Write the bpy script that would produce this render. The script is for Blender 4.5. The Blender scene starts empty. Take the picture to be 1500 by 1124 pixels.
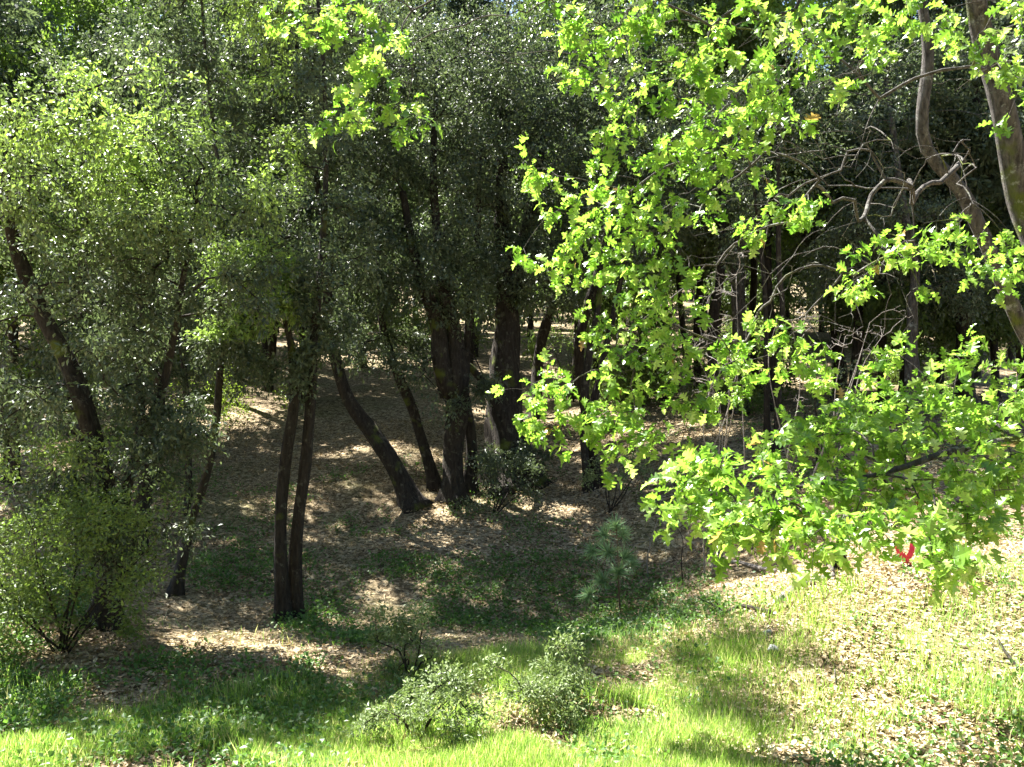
import bpy, math, random
import numpy as np
from mathutils import Vector, Matrix

random.seed(7)
R = np.random.default_rng(7)

# ------------------------------------------------------------------ camera, sky, sun, exposure
sc = bpy.context.scene
CZ = 4.0                      # camera height above the datum
F = 1299.0                    # focal length in photograph pixels (60 degree lens)
cam = bpy.data.cameras.new('camera'); cam.sensor_fit = 'HORIZONTAL'; cam.angle = 2*math.atan(750/F)
cam.clip_end = 2000
co = bpy.data.objects.new('camera', cam); sc.collection.objects.link(co)
co.location = (0, 0, CZ); co.rotation_euler = (math.radians(90), 0, 0); sc.camera = co

SUN = np.array([-0.40, 0.36, 0.84]); SUN /= np.linalg.norm(SUN)
wd = bpy.data.worlds.new('World'); sc.world = wd; wd.use_nodes = True
nt = wd.node_tree; bg = nt.nodes['Background']
sky = nt.nodes.new('ShaderNodeTexSky'); sky.sky_type = 'NISHITA'; sky.sun_disc = False
sky.sun_elevation = math.asin(SUN[2]); sky.sun_rotation = math.atan2(SUN[0], SUN[1])
nt.links.new(sky.outputs[0], bg.inputs[0]); bg.inputs[1].default_value = 0.05
sl = bpy.data.lights.new('sun', 'SUN'); sl.energy = 5.0; sl.angle = math.radians(0.53); sl.color = (1, .965, .90)
so = bpy.data.objects.new('sun', sl); sc.collection.objects.link(so)
so.rotation_euler = Vector(SUN).to_track_quat('Z', 'Y').to_euler(); so.location = (-20, 10, 30)
sc.view_settings.view_transform = 'Standard'; sc.view_settings.look = 'None'
sc.view_settings.exposure = 2.6; sc.view_settings.gamma = 1.0
sc.cycles.max_bounces = 5; sc.cycles.diffuse_bounces = 2; sc.cycles.transmission_bounces = 3
sc.cycles.use_denoising = True

# ------------------------------------------------------------------ helpers
def at(px, py, d):
    return np.array([(px-750)/F*d, d, CZ+(562-py)/F*d])

def link(name, data, parent=None, loc=None):
    o = bpy.data.objects.new(name, data); sc.collection.objects.link(o)
    if parent is not None: o.parent = parent
    if loc is not None: o.location = [float(v) for v in loc]
    return o

def tag(o, label=None, cat=None, group=None, kind=None):
    if label: o['label'] = label
    if cat: o['category'] = cat
    if group: o['group'] = group
    if kind: o['kind'] = kind
    return o

def mesh_np(name, verts, loops, totals, mat, smooth=False, tint=None, young=None):
    me = bpy.data.meshes.new(name)
    verts = np.ascontiguousarray(verts, dtype=np.float32); loops = np.asarray(loops, dtype=np.int32)
    totals = np.asarray(totals, dtype=np.int32)
    me.vertices.add(len(verts)); me.vertices.foreach_set('co', verts.ravel())
    me.loops.add(len(loops)); me.loops.foreach_set('vertex_index', loops)
    me.polygons.add(len(totals))
    st = np.zeros(len(totals), np.int32); st[1:] = np.cumsum(totals)[:-1]
    me.polygons.foreach_set('loop_start', st); me.polygons.foreach_set('loop_total', totals)
    me.polygons.foreach_set('use_smooth', np.full(len(totals), smooth))
    for nm, arr in (('tint', tint), ('young', young)):
        if arr is not None:
            a = me.attributes.new(nm, 'FLOAT', 'FACE'); a.data.foreach_set('value', np.asarray(arr, np.float32))
    me.materials.append(mat)
    me.update(calc_edges=True)
    return me

def nrm(v):
    return v/np.maximum(np.linalg.norm(v, axis=-1, keepdims=True), 1e-9)

def vnoise(x, y, seed=0):
    # cheap smooth value noise
    def h(i, j):
        n = np.sin(i*127.1+j*311.7+seed*74.7)*43758.5453
        return n-np.floor(n)
    xi, yi = np.floor(x), np.floor(y); fx, fy = x-xi, y-yi
    fx = fx*fx*(3-2*fx); fy = fy*fy*(3-2*fy)
    return (h(xi, yi)*(1-fx)+h(xi+1, yi)*fx)*(1-fy)+(h(xi, yi+1)*(1-fx)+h(xi+1, yi+1)*fx)*fy

def sstep(a, b, v):
    t = np.clip((v-a)/(b-a), 0, 1); return t*t*(3-2*t)

# ------------------------------------------------------------------ ground shape
PY = np.array([-60, -8, 0, 2, 5, 7, 10, 12.5, 15, 18, 26, 34, 42, 60, 100, 200, 420])
PZ = np.array([-1.5, -1.6, -1.65, -1.95, -2.8, -3.0, -2.97, -3.5, -3.0, -2.2, -.76, .6, 2.1, 4.2, 10.5, 27, 55])
def gz(x, y):
    x = np.asarray(x, float); y = np.asarray(y, float)
    z = np.interp(y, PY, PZ)
    z = (z+np.interp(y-.6, PY, PZ)+np.interp(y+.6, PY, PZ))/3
    z = z+1.15*sstep(.6, 5.5, x)*sstep(5, 12, y)*(1-sstep(16, 30, y))
    z = z+0.35*sstep(5.5, 14, x)*sstep(3, 12, y)
    z = z+0.5*sstep(3.2, 7.5, -x)*(1-sstep(11, 16, y))*sstep(3, 8, y)
    z = z+(vnoise(x*.35, y*.35, 1)-.5)*.30+(vnoise(x*1.1, y*1.1, 2)-.5)*.10+(vnoise(x*3, y*3, 3)-.5)*.035
    return z+CZ

def hit(px, py):
    # where the sight line through a photograph pixel meets the ground
    d = np.arange(4, 90, .02); p = np.stack([(px-750)/F*d, d, CZ+(562-py)/F*d], 1)
    below = p[:, 2] < gz(p[:, 0], p[:, 1])
    i = int(np.argmax(below)) if below.any() else len(d)-1
    q = p[i].copy(); q[2] = float(gz(q[0], q[1])); return q

def onground(px, d):
    x = (px-750)/F*d
    return np.array([x, d, float(gz(x, d))])

# ------------------------------------------------------------------ materials
def newmat(name):
    m = bpy.data.materials.new(name); m.use_nodes = True
    nt = m.node_tree; nt.nodes.clear()
    out = nt.nodes.new('ShaderNodeOutputMaterial')
    return m, nt, out

def N(nt, t, **kw):
    n = nt.nodes.new(t)
    for k, v in kw.items():
        if hasattr(n, k): setattr(n, k, v)
        else: n.inputs[k].default_value = v
    return n

def ramp(nt, fac, stops):
    r = nt.nodes.new('ShaderNodeValToRGB'); e = r.color_ramp.elements
    while len(e) < len(stops): e.new(.5)
    for el, (p, c) in zip(e, stops): el.position = p; el.color = (*c, 1)
    if fac is not None: nt.links.new(fac, r.inputs[0])
    return r

def leafmat(name, stops, young=None, trans=.4, rough=.4, tcol=1.3, spec=.5):
    m, nt, out = newmat(name)
    a = N(nt, 'ShaderNodeAttribute', attribute_name='tint')
    r = ramp(nt, a.outputs['Fac'], stops); col = r.outputs[0]
    if young:
        b = N(nt, 'ShaderNodeAttribute', attribute_name='young')
        mx = N(nt, 'ShaderNodeMixRGB'); mx.inputs[2].default_value = (*young, 1)
        nt.links.new(b.outputs['Fac'], mx.inputs[0]); nt.links.new(col, mx.inputs[1]); col = mx.outputs[0]
    p = N(nt, 'ShaderNodeBsdfPrincipled'); p.inputs['Roughness'].default_value = rough
    p.inputs['Specular IOR Level'].default_value = spec
    nt.links.new(col, p.inputs['Base Color'])
    t = N(nt, 'ShaderNodeBsdfTranslucent')
    g = N(nt, 'ShaderNodeMixRGB', blend_type='MULTIPLY'); g.inputs[0].default_value = 1
    g.inputs[2].default_value = (tcol*.95, tcol*1.04, tcol*.65, 1)
    nt.links.new(col, g.inputs[1]); nt.links.new(g.outputs[0], t.inputs[0])
    mx2 = N(nt, 'ShaderNodeMixShader'); mx2.inputs[0].default_value = trans
    nt.links.new(p.outputs[0], mx2.inputs[1]); nt.links.new(t.outputs[0], mx2.inputs[2])
    nt.links.new(mx2.outputs[0], out.inputs[0])
    return m

def barkmat(name, c1, c2, moss=0., scale=1.):
    m, nt, out = newmat(name)
    tc = N(nt, 'ShaderNodeTexCoord'); mp = N(nt, 'ShaderNodeMapping'); mp.inputs['Scale'].default_value = (14*scale, 14*scale, 3.5*scale)
    nt.links.new(tc.outputs['Object'], mp.inputs[0])
    n1 = N(nt, 'ShaderNodeTexNoise', Scale=1.5, Detail=8., Roughness=.65); nt.links.new(mp.outputs[0], n1.inputs[0])
    r = ramp(nt, n1.outputs[0], [(.3, c1), (.7, c2)]); col = r.outputs[0]
    if moss:
        n2 = N(nt, 'ShaderNodeTexNoise', Scale=2.2, Detail=5.); nt.links.new(tc.outputs['Object'], n2.inputs[0])
        rm = ramp(nt, n2.outputs[0], [(.62-moss*.2, (0, 0, 0)), (.70-moss*.2, (1, 1, 1))])
        mx = N(nt, 'ShaderNodeMixRGB'); mx.inputs[2].default_value = (.10, .12, .025, 1)
        nt.links.new(rm.outputs[0], mx.inputs[0]); nt.links.new(col, mx.inputs[1]); col = mx.outputs[0]
    n4 = N(nt, 'ShaderNodeTexNoise', Scale=7., Detail=7., Roughness=.7); nt.links.new(tc.outputs['Object'], n4.inputs[0])
    rl = ramp(nt, n4.outputs[0], [(.56, (0, 0, 0)), (.66, (.75, .75, .75))])
    ml = N(nt, 'ShaderNodeMixRGB'); ml.inputs[2].default_value = (min(c2[0]*2.2, .4), min(c2[1]*2.5, .4), min(c2[2]*2.4, .38), 1)
    nt.links.new(rl.outputs[0], ml.inputs[0]); nt.links.new(col, ml.inputs[1]); col = ml.outputs[0]
    p = N(nt, 'ShaderNodeBsdfPrincipled'); p.inputs['Roughness'].default_value = .9
    p.inputs['Specular IOR Level'].default_value = .2
    nt.links.new(col, p.inputs['Base Color'])
    b = N(nt, 'ShaderNodeBump'); b.inputs['Strength'].default_value = 1.; b.inputs['Distance'].default_value = .06
    nt.links.new(n1.outputs[0], b.inputs['Height']); nt.links.new(b.outputs[0], p.inputs['Normal'])
    nt.links.new(p.outputs[0], out.inputs[0])
    return m

def groundmat():
    m, nt, out = newmat('forest_floor')
    tc = N(nt, 'ShaderNodeTexCoord')
    v = N(nt, 'ShaderNodeTexVoronoi', Scale=19.); v.inputs['Randomness'].default_value = 1
    nz = N(nt, 'ShaderNodeTexNoise', Scale=9., Detail=6.); nt.links.new(tc.outputs['Object'], nz.inputs[0])
    ad = N(nt, 'ShaderNodeMixRGB', blend_type='ADD'); ad.inputs[0].default_value = .25
    nt.links.new(tc.outputs['Object'], ad.inputs[1]); nt.links.new(nz.outputs[1], ad.inputs[2]); nt.links.new(ad.outputs[0], v.inputs[0])
    sp = N(nt, 'ShaderNodeSeparateColor'); nt.links.new(v.outputs['Color'], sp.inputs[0])
    r = ramp(nt, sp.outputs[0], [(0, (.07, .05, .028)), (.35, (.17, .125, .07)), (.7, (.31, .24, .145)), (1, (.46, .38, .25))])
    n2 = N(nt, 'ShaderNodeTexNoise', Scale=.55, Detail=4.); nt.links.new(tc.outputs['Object'], n2.inputs[0])
    rm = ramp(nt, n2.outputs[0], [(.50, (0, 0, 0)), (.66, (.28, .28, .28))])
    n3 = N(nt, 'ShaderNodeTexNoise', Scale=14., Detail=3.); nt.links.new(tc.outputs['Object'], n3.inputs[0])
    gr = ramp(nt, n3.outputs[0], [(.35, (.05, .08, .02)), (.65, (.13, .19, .045))])
    mx = N(nt, 'ShaderNodeMixRGB'); nt.links.new(rm.outputs[0], mx.inputs[0])
    nt.links.new(r.outputs[0], mx.inputs[1]); nt.links.new(gr.outputs[0], mx.inputs[2])
    p = N(nt, 'ShaderNodeBsdfPrincipled'); p.inputs['Roughness'].default_value = .95
    p.inputs['Specular IOR Level'].default_value = .15
    nt.links.new(mx.outputs[0], p.inputs['Base Color'])
    b = N(nt, 'ShaderNodeBump'); b.inputs['Strength'].default_value = .8; b.inputs['Distance'].default_value = .05
    nt.links.new(sp.outputs[1], b.inputs['Height']); nt.links.new(b.outputs[0], p.inputs['Normal'])
    nt.links.new(p.outputs[0], out.inputs[0])
    return m

def plainmat(name, c1, c2, scale=20., rough=.85, bump=.3):
    m, nt, out = newmat(name)
    tc = N(nt, 'ShaderNodeTexCoord'); n1 = N(nt, 'ShaderNodeTexNoise', Scale=scale, Detail=6.)
    nt.links.new(tc.outputs['Object'], n1.inputs[0])
    r = ramp(nt, n1.outputs[0], [(.35, c1), (.65, c2)])
    p = N(nt, 'ShaderNodeBsdfPrincipled'); p.inputs['Roughness'].default_value = rough
    nt.links.new(r.outputs[0], p.inputs['Base Color'])
    b = N(nt, 'ShaderNodeBump'); b.inputs['Strength'].default_value = bump; b.inputs['Distance'].default_value = .01
    nt.links.new(n1.outputs[0], b.inputs['Height']); nt.links.new(b.outputs[0], p.inputs['Normal'])
    nt.links.new(p.outputs[0], out.inputs[0]); return m

M = {}
M['ground'] = groundmat()
M['live'] = leafmat('live_oak_leaf', [(0, (.045, .064, .036)), (.5, (.088, .115, .064)), (1, (.16, .19, .11))], (.31, .43, .10), .36, .42, 1.3)
M['spring'] = leafmat('spring_leaf', [(0, (.10, .16, .03)), (1, (.20, .29, .05))], (.28, .34, .05), .5, .45, 1.4)
M['mid'] = leafmat('mid_green_leaf', [(0, (.07, .11, .03)), (1, (.15, .21, .06))], (.20, .27, .05), .4, .4, 1.4)
M['oak'] = leafmat('black_oak_leaf', [(0, (.07, .16, .018)), (.4, (.19, .33, .045)), (.8, (.33, .46, .10)), (.95, (.46, .56, .22)), (1, (.32, .20, .08))], None, .5, .32, 1.4, .7)
M['shrub'] = leafmat('shrub_leaf', [(0, (.11, .16, .06)), (1, (.25, .31, .14))], (.2, .25, .08), .3, .45, 1.3, .35)
M['forb'] = leafmat('forb_leaf', [(0, (.06, .13, .03)), (1, (.14, .26, .05))], None, .4, .45, 1.3)
M['grass'] = leafmat('grass_blade', [(0, (.17, .28, .05)), (.6, (.27, .39, .09)), (.85, (.22, .36, .15)), (1, (.55, .50, .30))], None, .55, .45, 1.35)
M['litter'] = leafmat('dead_leaf', [(0, (.16, .10, .05)), (.4, (.34, .25, .145)), (.8, (.52, .42, .27)), (1, (.66, .58, .43))], None, .15, .6, 1.0, .3)
M['needle'] = leafmat('pine_needle', [(0, (.13, .24, .11)), (1, (.30, .43, .25))], None, .25, .35, 1.2)
M['bark'] = barkmat('dark_bark', (.014, .011, .009), (.060, .05, .04), .12)
M['mossbark'] = barkmat('mossy_bark', (.02, .017, .013), (.075, .063, .05), .25)
M['grey'] = barkmat('grey_bark', (.022, .019, .017), (.17, .155, .14), .12)
M['dead'] = barkmat('dead_wood', (.16, .14, .12), (.42, .38, .34), 0, 2)
M['pinebark'] = barkmat('pine_bark', (.12, .08, .05), (.26, .18, .12), 0, 3)
M['char'] = barkmat('charred_wood', (.008, .007, .007), (.03, .027, .025), 0, 2)
M['stone'] = plainmat('grey_stone', (.28, .28, .28), (.55, .54, .52), 14, .9, .5)
M['red'] = plainmat('red_ribbon', (.62, .02, .05), (.75, .05, .09), 6, .35, .1)

# ------------------------------------------------------------------ leaf templates
T_SIMPLE = (np.array([[0, 0, 0], [.24, .5, .07], [0, 1, -.03], [-.24, .5, .07]]), [[0, 1, 2], [0, 2, 3]])
def oak_template(bend, fold, wid=1.):
    half = [(.02, .10), (.13, .12), (.24, .18), (.25, .25), (.10, .31), (.15, .38), (.36, .43), (.42, .50), (.34, .55), (.12, .58), (.17, .65), (.33, .74), (.30, .80), (.11, .80), (.13, .90)]
    mid = [(0, 0), (0, .3), (0, .55), (0, .8), (0, 1)]
    def lift(x, y): return np.array([x*wid, y, abs(x)*fold-bend*(y-.35)**2+.05*math.sin(y*17+x*5)*abs(x)*2])
    v = [lift(*p) for p in mid]+[lift(*p) for p in half]+[lift(-x, y) for x, y in half]
    n = len(half); rt = [5+i for i in range(n)]; lt = [5+n+i for i in range(n)]
    def strip(idx, flip):
        fs = []; cur = 0; up = [(.3, 1), (.55, 2), (.8, 3)]
        prev = 0
        for k, i in enumerate(idx):
            y = half[k][1]
            nm = 0 if y < .2 else 1 if y < .45 else 2 if y < .7 else 3
            if k > 0:
                fs.append([prevm, idx[k-1], i])
                if nm != prevm: fs.append([prevm, i, nm])
            prevm = nm
        fs.append([prevm, idx[-1], 4])
        return [f[::-1] for f in fs] if flip else fs
    return np.array(v), strip(rt, False)+strip(lt, True)
OAK_T = [oak_template(.35, .25), oak_template(.8, .55), oak_template(-.3, .3, 1.15), oak_template(1.2, .15, .85)]
T_DEAD = (np.array([[0, 0, .0], [.26, .3, .14], [.20, .75, .10], [0, 1, .12], [-.22, .7, .16], [-.25, .3, .05], [0, .5, -.04]]),
          [[0, 1, 6], [1, 2, 6], [2, 3, 6], [3, 4, 6], [4, 5, 6], [5, 0, 6]])

def frames(axis, normal):
    a = nrm(axis); n = normal-(normal*a).sum(-1, keepdims=True)*a; n = nrm(n)
    x = np.cross(a, n)
    return np.stack([x, a, n], 1)           # rows: width, length, normal

def scatter(tmpl, P, fr, size):
    tv, tf = tmpl; V = len(tv)
    verts = P[:, None, :]+size[:, None, None]*np.einsum('vk,nkj->nvj', tv, fr)
    fl = np.concatenate([np.array(f) for f in tf]); tot = np.array([len(f) for f in tf])
    loops = (fl[None, :]+(np.arange(len(P))*V)[:, None]).ravel()
    return verts.reshape(-1, 3), loops, np.tile(tot, len(P)), len(tf)

def leaves_mesh(name, tmpl, P, fr, size, mat, tint, young=None):
    v, l, t, nf = scatter(tmpl, P, fr, size)
    return mesh_np(name, v, l, t, mat, False, np.repeat(tint, nf), None if young is None else np.repeat(young, nf))

def join_parts(parts):
    vs, ls, ts = [], [], []; off = 0
    for v, l, t in parts:
        vs.append(v); ls.append(np.asarray(l)+off); ts.append(t); off += len(v)
    return np.concatenate(vs), np.concatenate(ls), np.concatenate(ts)

# ------------------------------------------------------------------ wood
def smooth_path(pts, step=.18):
    pts = np.asarray(pts, float); out = []
    P = np.vstack([2*pts[0]-pts[1], pts, 2*pts[-1]-pts[-2]])
    for i in range(1, len(P)-2):
        n = max(2, int(np.linalg.norm(P[i+1, :3]-P[i, :3])/step))
        for t in np.arange(n)/n:
            out.append(.5*((2*P[i])+(-P[i-1]+P[i+1])*t+(2*P[i-1]-5*P[i]+4*P[i+1]-P[i+2])*t*t+(-P[i-1]+3*P[i]-3*P[i+1]+P[i+2])*t**3))
    out.append(P[-2]); return np.array(out)

def sweep(path, sides=12, lump=.12, flare=0., seed=0):
    # path: n x 4 (x, y, z, radius)
    p = path[:, :3]; r = np.maximum(path[:, 3], .002); n = len(p)
    t = nrm(np.gradient(p, axis=0)); ref = np.array([.31, .95, .05])
    u = nrm(np.cross(t, ref)); w = np.cross(t, u)
    a = np.arange(sides)*2*np.pi/sides
    s = np.cumsum(np.r_[0, np.linalg.norm(np.diff(p, axis=0), axis=1)])
    lumpy = 1+lump*(vnoise(a[None, :]*1.3+0*s[:, None], s[:, None]*2.2, seed)-.5)*2+lump*.6*np.sin(a[None, :]*3+seed+s[:, None]*.7)
    if flare: lumpy = lumpy+flare*np.exp(-s/.22)[:, None]*(1+.5*np.sin(a*4+seed))[None, :]
    rr = r[:, None]*lumpy
    v = p[:, None]+rr[..., None]*(np.cos(a)[None, :, None]*u[:, None]+np.sin(a)[None, :, None]*w[:, None])
    v = v.reshape(-1, 3); i = np.arange(n-1)[:, None]*sides; j = np.arange(sides)[None, :]; j2 = (j+1) % sides
    q = np.stack([i+j, i+j2, i+sides+j2, i+sides+j], -1).reshape(-1, 4)
    cap = np.arange(sides)+(n-1)*sides
    base = np.arange(sides)[::-1]
    return v, np.concatenate([q.ravel(), cap, base]), np.concatenate([np.full(len(q), 4), [sides, sides]])

def edges_mesh(A, B, ra, rb, sides=4):
    d = B-A; t = nrm(d); u = nrm(np.cross(t, np.array([.3, .2, .93]))); w = np.cross(t, u)
    a = np.arange(sides)*2*np.pi/sides
    c = np.cos(a)[None, :, None]*u[:, None]+np.sin(a)[None, :, None]*w[:, None]
    v = np.concatenate([A[:, None]+ra[:, None, None]*c, (B+d*.06)[:, None]+rb[:, None, None]*c], 1)
    o = (np.arange(len(A))*2*sides)[:, None, None]; j = np.arange(sides); j2 = (j+1) % sides
    q = np.stack([j, j2, sides+j2, sides+j], -1)[None]+o
    return v.reshape(-1, 3), q.ravel(), np.full(len(A)*sides, 4)

def grow(stems, clusters, alpha=.3, step=.3, r0=.0035, rpow=.46, lowfrac=.3, wob=.12, rng=R):
    """Grow a branch network from the stems to every foliage cluster. Returns limbs (each its edges) and twig directions."""
    cap = 200000//10
    P = np.zeros((cap, 3)); par = np.full(cap, -1); pl = np.zeros(cap); dr = np.zeros((cap, 3)); limb = np.full(cap, -1); trad = np.zeros(cap); n = 0
    for s in stems:
        L = len(s); k0 = int(L*lowfrac)
        for k in range(k0, L):
            P[n] = s[k, :3]; pl[n] = 0; trad[n] = s[k, 3]; n += 1
    ntr = n
    dist = np.min(np.linalg.norm(clusters[:, None]-P[None, :ntr:3], axis=2), axis=1)
    order = np.argsort(dist); tips = np.zeros(len(clusters), int); nl = 0
    for ci in order:
        c = clusters[ci]; dv = c-P[:n]; dd = np.linalg.norm(dv, axis=1)
        cost = dd+alpha*pl[:n]-.25*np.clip(dv[:, 2], -1, .6)*(np.arange(n) < ntr)
        cost = cost+.45*dd*np.clip(.35-(dv*dr[:n]).sum(1)/np.maximum(dd, 1e-6), 0, 2)*(np.arange(n) >= ntr)
        b = int(np.argmin(cost)); L = dd[b]; k = max(1, int(math.ceil(L/step)))
        if limb[b] < 0: lid = nl; nl += 1
        else: lid = limb[b]
        prev = b; side = rng.normal(size=3)*wob*L*.5; side[2] += .06*L
        for q in range(1, k+1):
            t = q/k; pt = P[b]+(c-P[b])*t+side*math.sin(t*math.pi)+(rng.normal(size=3)*wob*.22*step if q < k else 0)
            P[n] = pt; par[n] = prev; dr[n] = nrm(pt-P[prev]); pl[n] = pl[prev]+np.linalg.norm(pt-P[prev]); limb[n] = lid; prev = n; n += 1
        tips[ci] = prev
    cnt = np.zeros(n); cnt[tips] += 1
    for i in range(n-1, ntr-1, -1):
        if par[i] >= ntr: cnt[par[i]] += cnt[i]
    rad = r0*np.maximum(cnt, 1)**rpow
    E = np.arange(ntr, n); pr = par[E]
    ra = np.where(pr < ntr, np.minimum(rad[E]*1.15, np.maximum(trad[pr]*.85, .004)), np.minimum(rad[pr], rad[E]*1.6)); rb = rad[E]
    rb = np.minimum(rb, ra)
    tipdir = nrm(P[tips]-P[np.maximum(par[tips], 0)])
    return dict(A=P[pr], B=P[E], ra=ra, rb=rb, limb=limb[E], nl=nl, tipdir=tipdir)

def blob_points(blobs, rng=R, gap=.35):
    """Foliage cluster centres in a set of ellipsoids (x, y, z, r, n): clumped towards the rim, with holes."""
    out = []
    for (x, y, z, r, n) in blobs:
        n = int(n); k = max(3, n//9)
        c = nrm(rng.normal(size=(k, 3)))*(rng.random((k, 1))**.38)*r*np.array([1.05, 1.05, .9])
        v = np.repeat(c, 9, 0)[:n]; v = v+rng.normal(size=v.shape)*np.array([.22, .22, .11])*min(r, 1.5)*.75
        v[:, 2] -= .25*np.abs(rng.normal(size=len(v)))*min(r, 1.)*.4
        v = v+np.array([x, y, z])
        h = vnoise(v[:, 0]*1.2/max(r, .6)*1.3+v[:, 2]*.9, v[:, 2]*1.4+v[:, 1]*1.2, 5)
        out.append(v[h > gap*.55])
    return np.concatenate(out)

def live_leaves(cl, tipdir, per, sig, size, rng=R, hang=.5, young=None, up=.7):
    n = len(cl)*per; c = np.repeat(cl, per, 0); td = np.repeat(tipdir, per, 0)
    # each cluster is a few leafy shoots fanning from the twig tip
    ns = 4; sh = nrm(rng.normal(size=(len(cl), ns, 3))*.75+tipdir[:, None]*.6+np.array([0, 0, -.25*hang])); pick = rng.integers(0, ns, n)
    sd = sh[np.repeat(np.arange(len(cl)), per), pick]; u = rng.random((n, 1))
    off = sd*(u*2.3-.35)*sig+rng.normal(size=(n, 3))*sig*.25; off[:, 2] -= (u[:, 0]**2)*sig*.5; P = c+off
    ax = sd*.7+rng.normal(size=(n, 3))*.6; ax[:, 2] -= hang
    no = rng.normal(size=(n, 3))*.6; no[:, 2] += up
    sz = size*rng.uniform(.65, 1.3, n)
    tint = np.clip(np.repeat(rng.random(len(cl)), per)*.55+rng.random(n)*.45, 0, 1)
    return P, frames(ax, no), sz, tint

# ------------------------------------------------------------------ the setting: ground
def axis_grid(a, b, n, focus, power=2.2):
    t = np.linspace(-1, 1, n); s = np.sign(t)*np.abs(t)**power
    return np.where(s < 0, focus+s*(focus-a), focus+s*(b-focus))
gx = axis_grid(-260, 260, 230, 0); gy = axis_grid(-60, 400, 260, 9)
X, Y = np.meshgrid(gx, gy); Z = gz(X, Y)
nx, ny = len(gx), len(gy)
idx = np.arange(nx*ny).reshape(ny, nx)
q = np.stack([idx[:-1, :-1], idx[:-1, 1:], idx[1:, 1:], idx[1:, :-1]], -1).reshape(-1, 4)
g = link('ground', mesh_np('ground', np.stack([X, Y, Z], -1).reshape(-1, 3), q.ravel(), np.full(len(q), 4), M['ground'], True))
tag(g, 'leaf strewn forest floor dipping into a gully and rising up the slope', 'ground', kind='structure')

# ------------------------------------------------------------------ trees of the wood
def build_tree(name, stems, blobs, label, cat='tree', group=None, per=30, sig=.16, size=.07, mat='live', bark='bark',
               young=None, sides=12, split=True, lowfrac=.35, clusters=None, flare=.8, gap=.35, r0=.0035, extra=None, alpha=.3):
    base = np.array(stems[0][0][:3]); root = link(name, None, loc=base)
    tag(root, label, cat, group)
    sp = [smooth_path(s) for s in stems]
    for k, s in enumerate(sp):
        v, l, t = sweep(s, sides, .2, flare if k == 0 or s[0, 2] < gz(s[0, 0], s[0, 1])+.3 else 0, seed=len(name)+k*3+int(abs(base[0])*10))
        link('trunk', mesh_np('trunk', v-base, l, t, M[bark], True), root)
    cl = blob_points(blobs, gap=gap) if clusters is None else clusters
    gr = grow(sp, cl, r0=r0, lowfrac=lowfrac, alpha=alpha)
    if split:
        for i in range(gr['nl']):
            s = gr['limb'] == i
            v, l, t = edges_mesh(gr['A'][s], gr['B'][s], gr['ra'][s], gr['rb'][s], 5 if s.sum() > 12 else 4)
            link('limb' if s.sum() > 8 else 'twig', mesh_np('limb', v-base, l, t, M[bark], True), root)
    else:
        v, l, t = edges_mesh(gr['A'], gr['B'], gr['ra'], gr['rb'], 4)
        link('limb', mesh_np('limb', v-base, l, t, M[bark], True), root)
    P, fr, sz, ti = live_leaves(cl, gr['tipdir'], int(per*1.2), sig*.9, size*1.15)
    yg = np.zeros(len(P)) if young is None else young(P)
    o = link('crown', leaves_mesh('crown', T_SIMPLE, P-base, fr, sz, M[mat], ti, yg), root)
    tag(o, kind='stuff')
    return root

def stem(*pts, base=None):
    # (px, py, d, width in photograph pixels) -> world path with radius
    out = [np.r_[at(a, b, d), w/2/F*d*(.76 if d > 12 else .74 if d > 9.6 else .88)] for a, b, d, w in pts]
    for k in range(1, len(out)-1): out[k][:2] += R.normal(size=2)*.02*(pts[0][2]/10)
    f = out[0]; gzb = float(gz(f[0], f[1])); f[2] = gzb-.12
    return out

DEN = 1.35
def pb(px, py, d, r, n): return (*at(px, py, d), r, n*DEN)

def top_young(zlo, zhi, amt):
    return lambda P: np.clip((P[:, 2]-zlo)/(zhi-zlo), 0, 1)*amt*(.4+.6*(vnoise(P[:, 0]*1.1, P[:, 2]*1.3+P[:, 1], 9) > .42))*(R.random(len(P)) < .75)

build_tree('live_oak', [stem((150, 890, 10.5, 46), (160, 760, 10.5, 38), (135, 630, 10.5, 34), (100, 530, 10.5, 33), (50, 440, 10.5, 30), (15, 330, 10.4, 22), (10, 230, 10.3, 12), (40, 150, 10.2, 6)),
                        stem((165, 880, 10.7, 26), (190, 700, 10.8, 20), (240, 560, 10.9, 16), (270, 420, 10.9, 12), (290, 300, 10.9, 7))],
           [pb(40, 190, 10.3, 1.15, 120), pb(170, 190, 10.6, 1.1, 120), pb(290, 270, 10.8, .95, 100), pb(110, 310, 10.2, 1.2, 110), pb(240, 370, 10.5, .9, 80), pb(20, 420, 10.6, 1.0, 70), pb(170, 480, 10.4, .9, 70),
            pb(40, 570, 10.2, .9, 60), pb(230, 540, 10.8, .7, 50), pb(90, 680, 10.2, .8, 50), pb(190, 640, 10.2, .7, 60), pb(210, 760, 10.4, .5, 35), pb(160, 790, 10.1, .45, 30), pb(330, 420, 10.7, .6, 40)],
           'broad live oak with leaning dark trunk and yellow-green new growth along its crown top', young=top_young(CZ+1.3, CZ+2.6, .9), per=32, sig=.15, size=.06)
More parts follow.
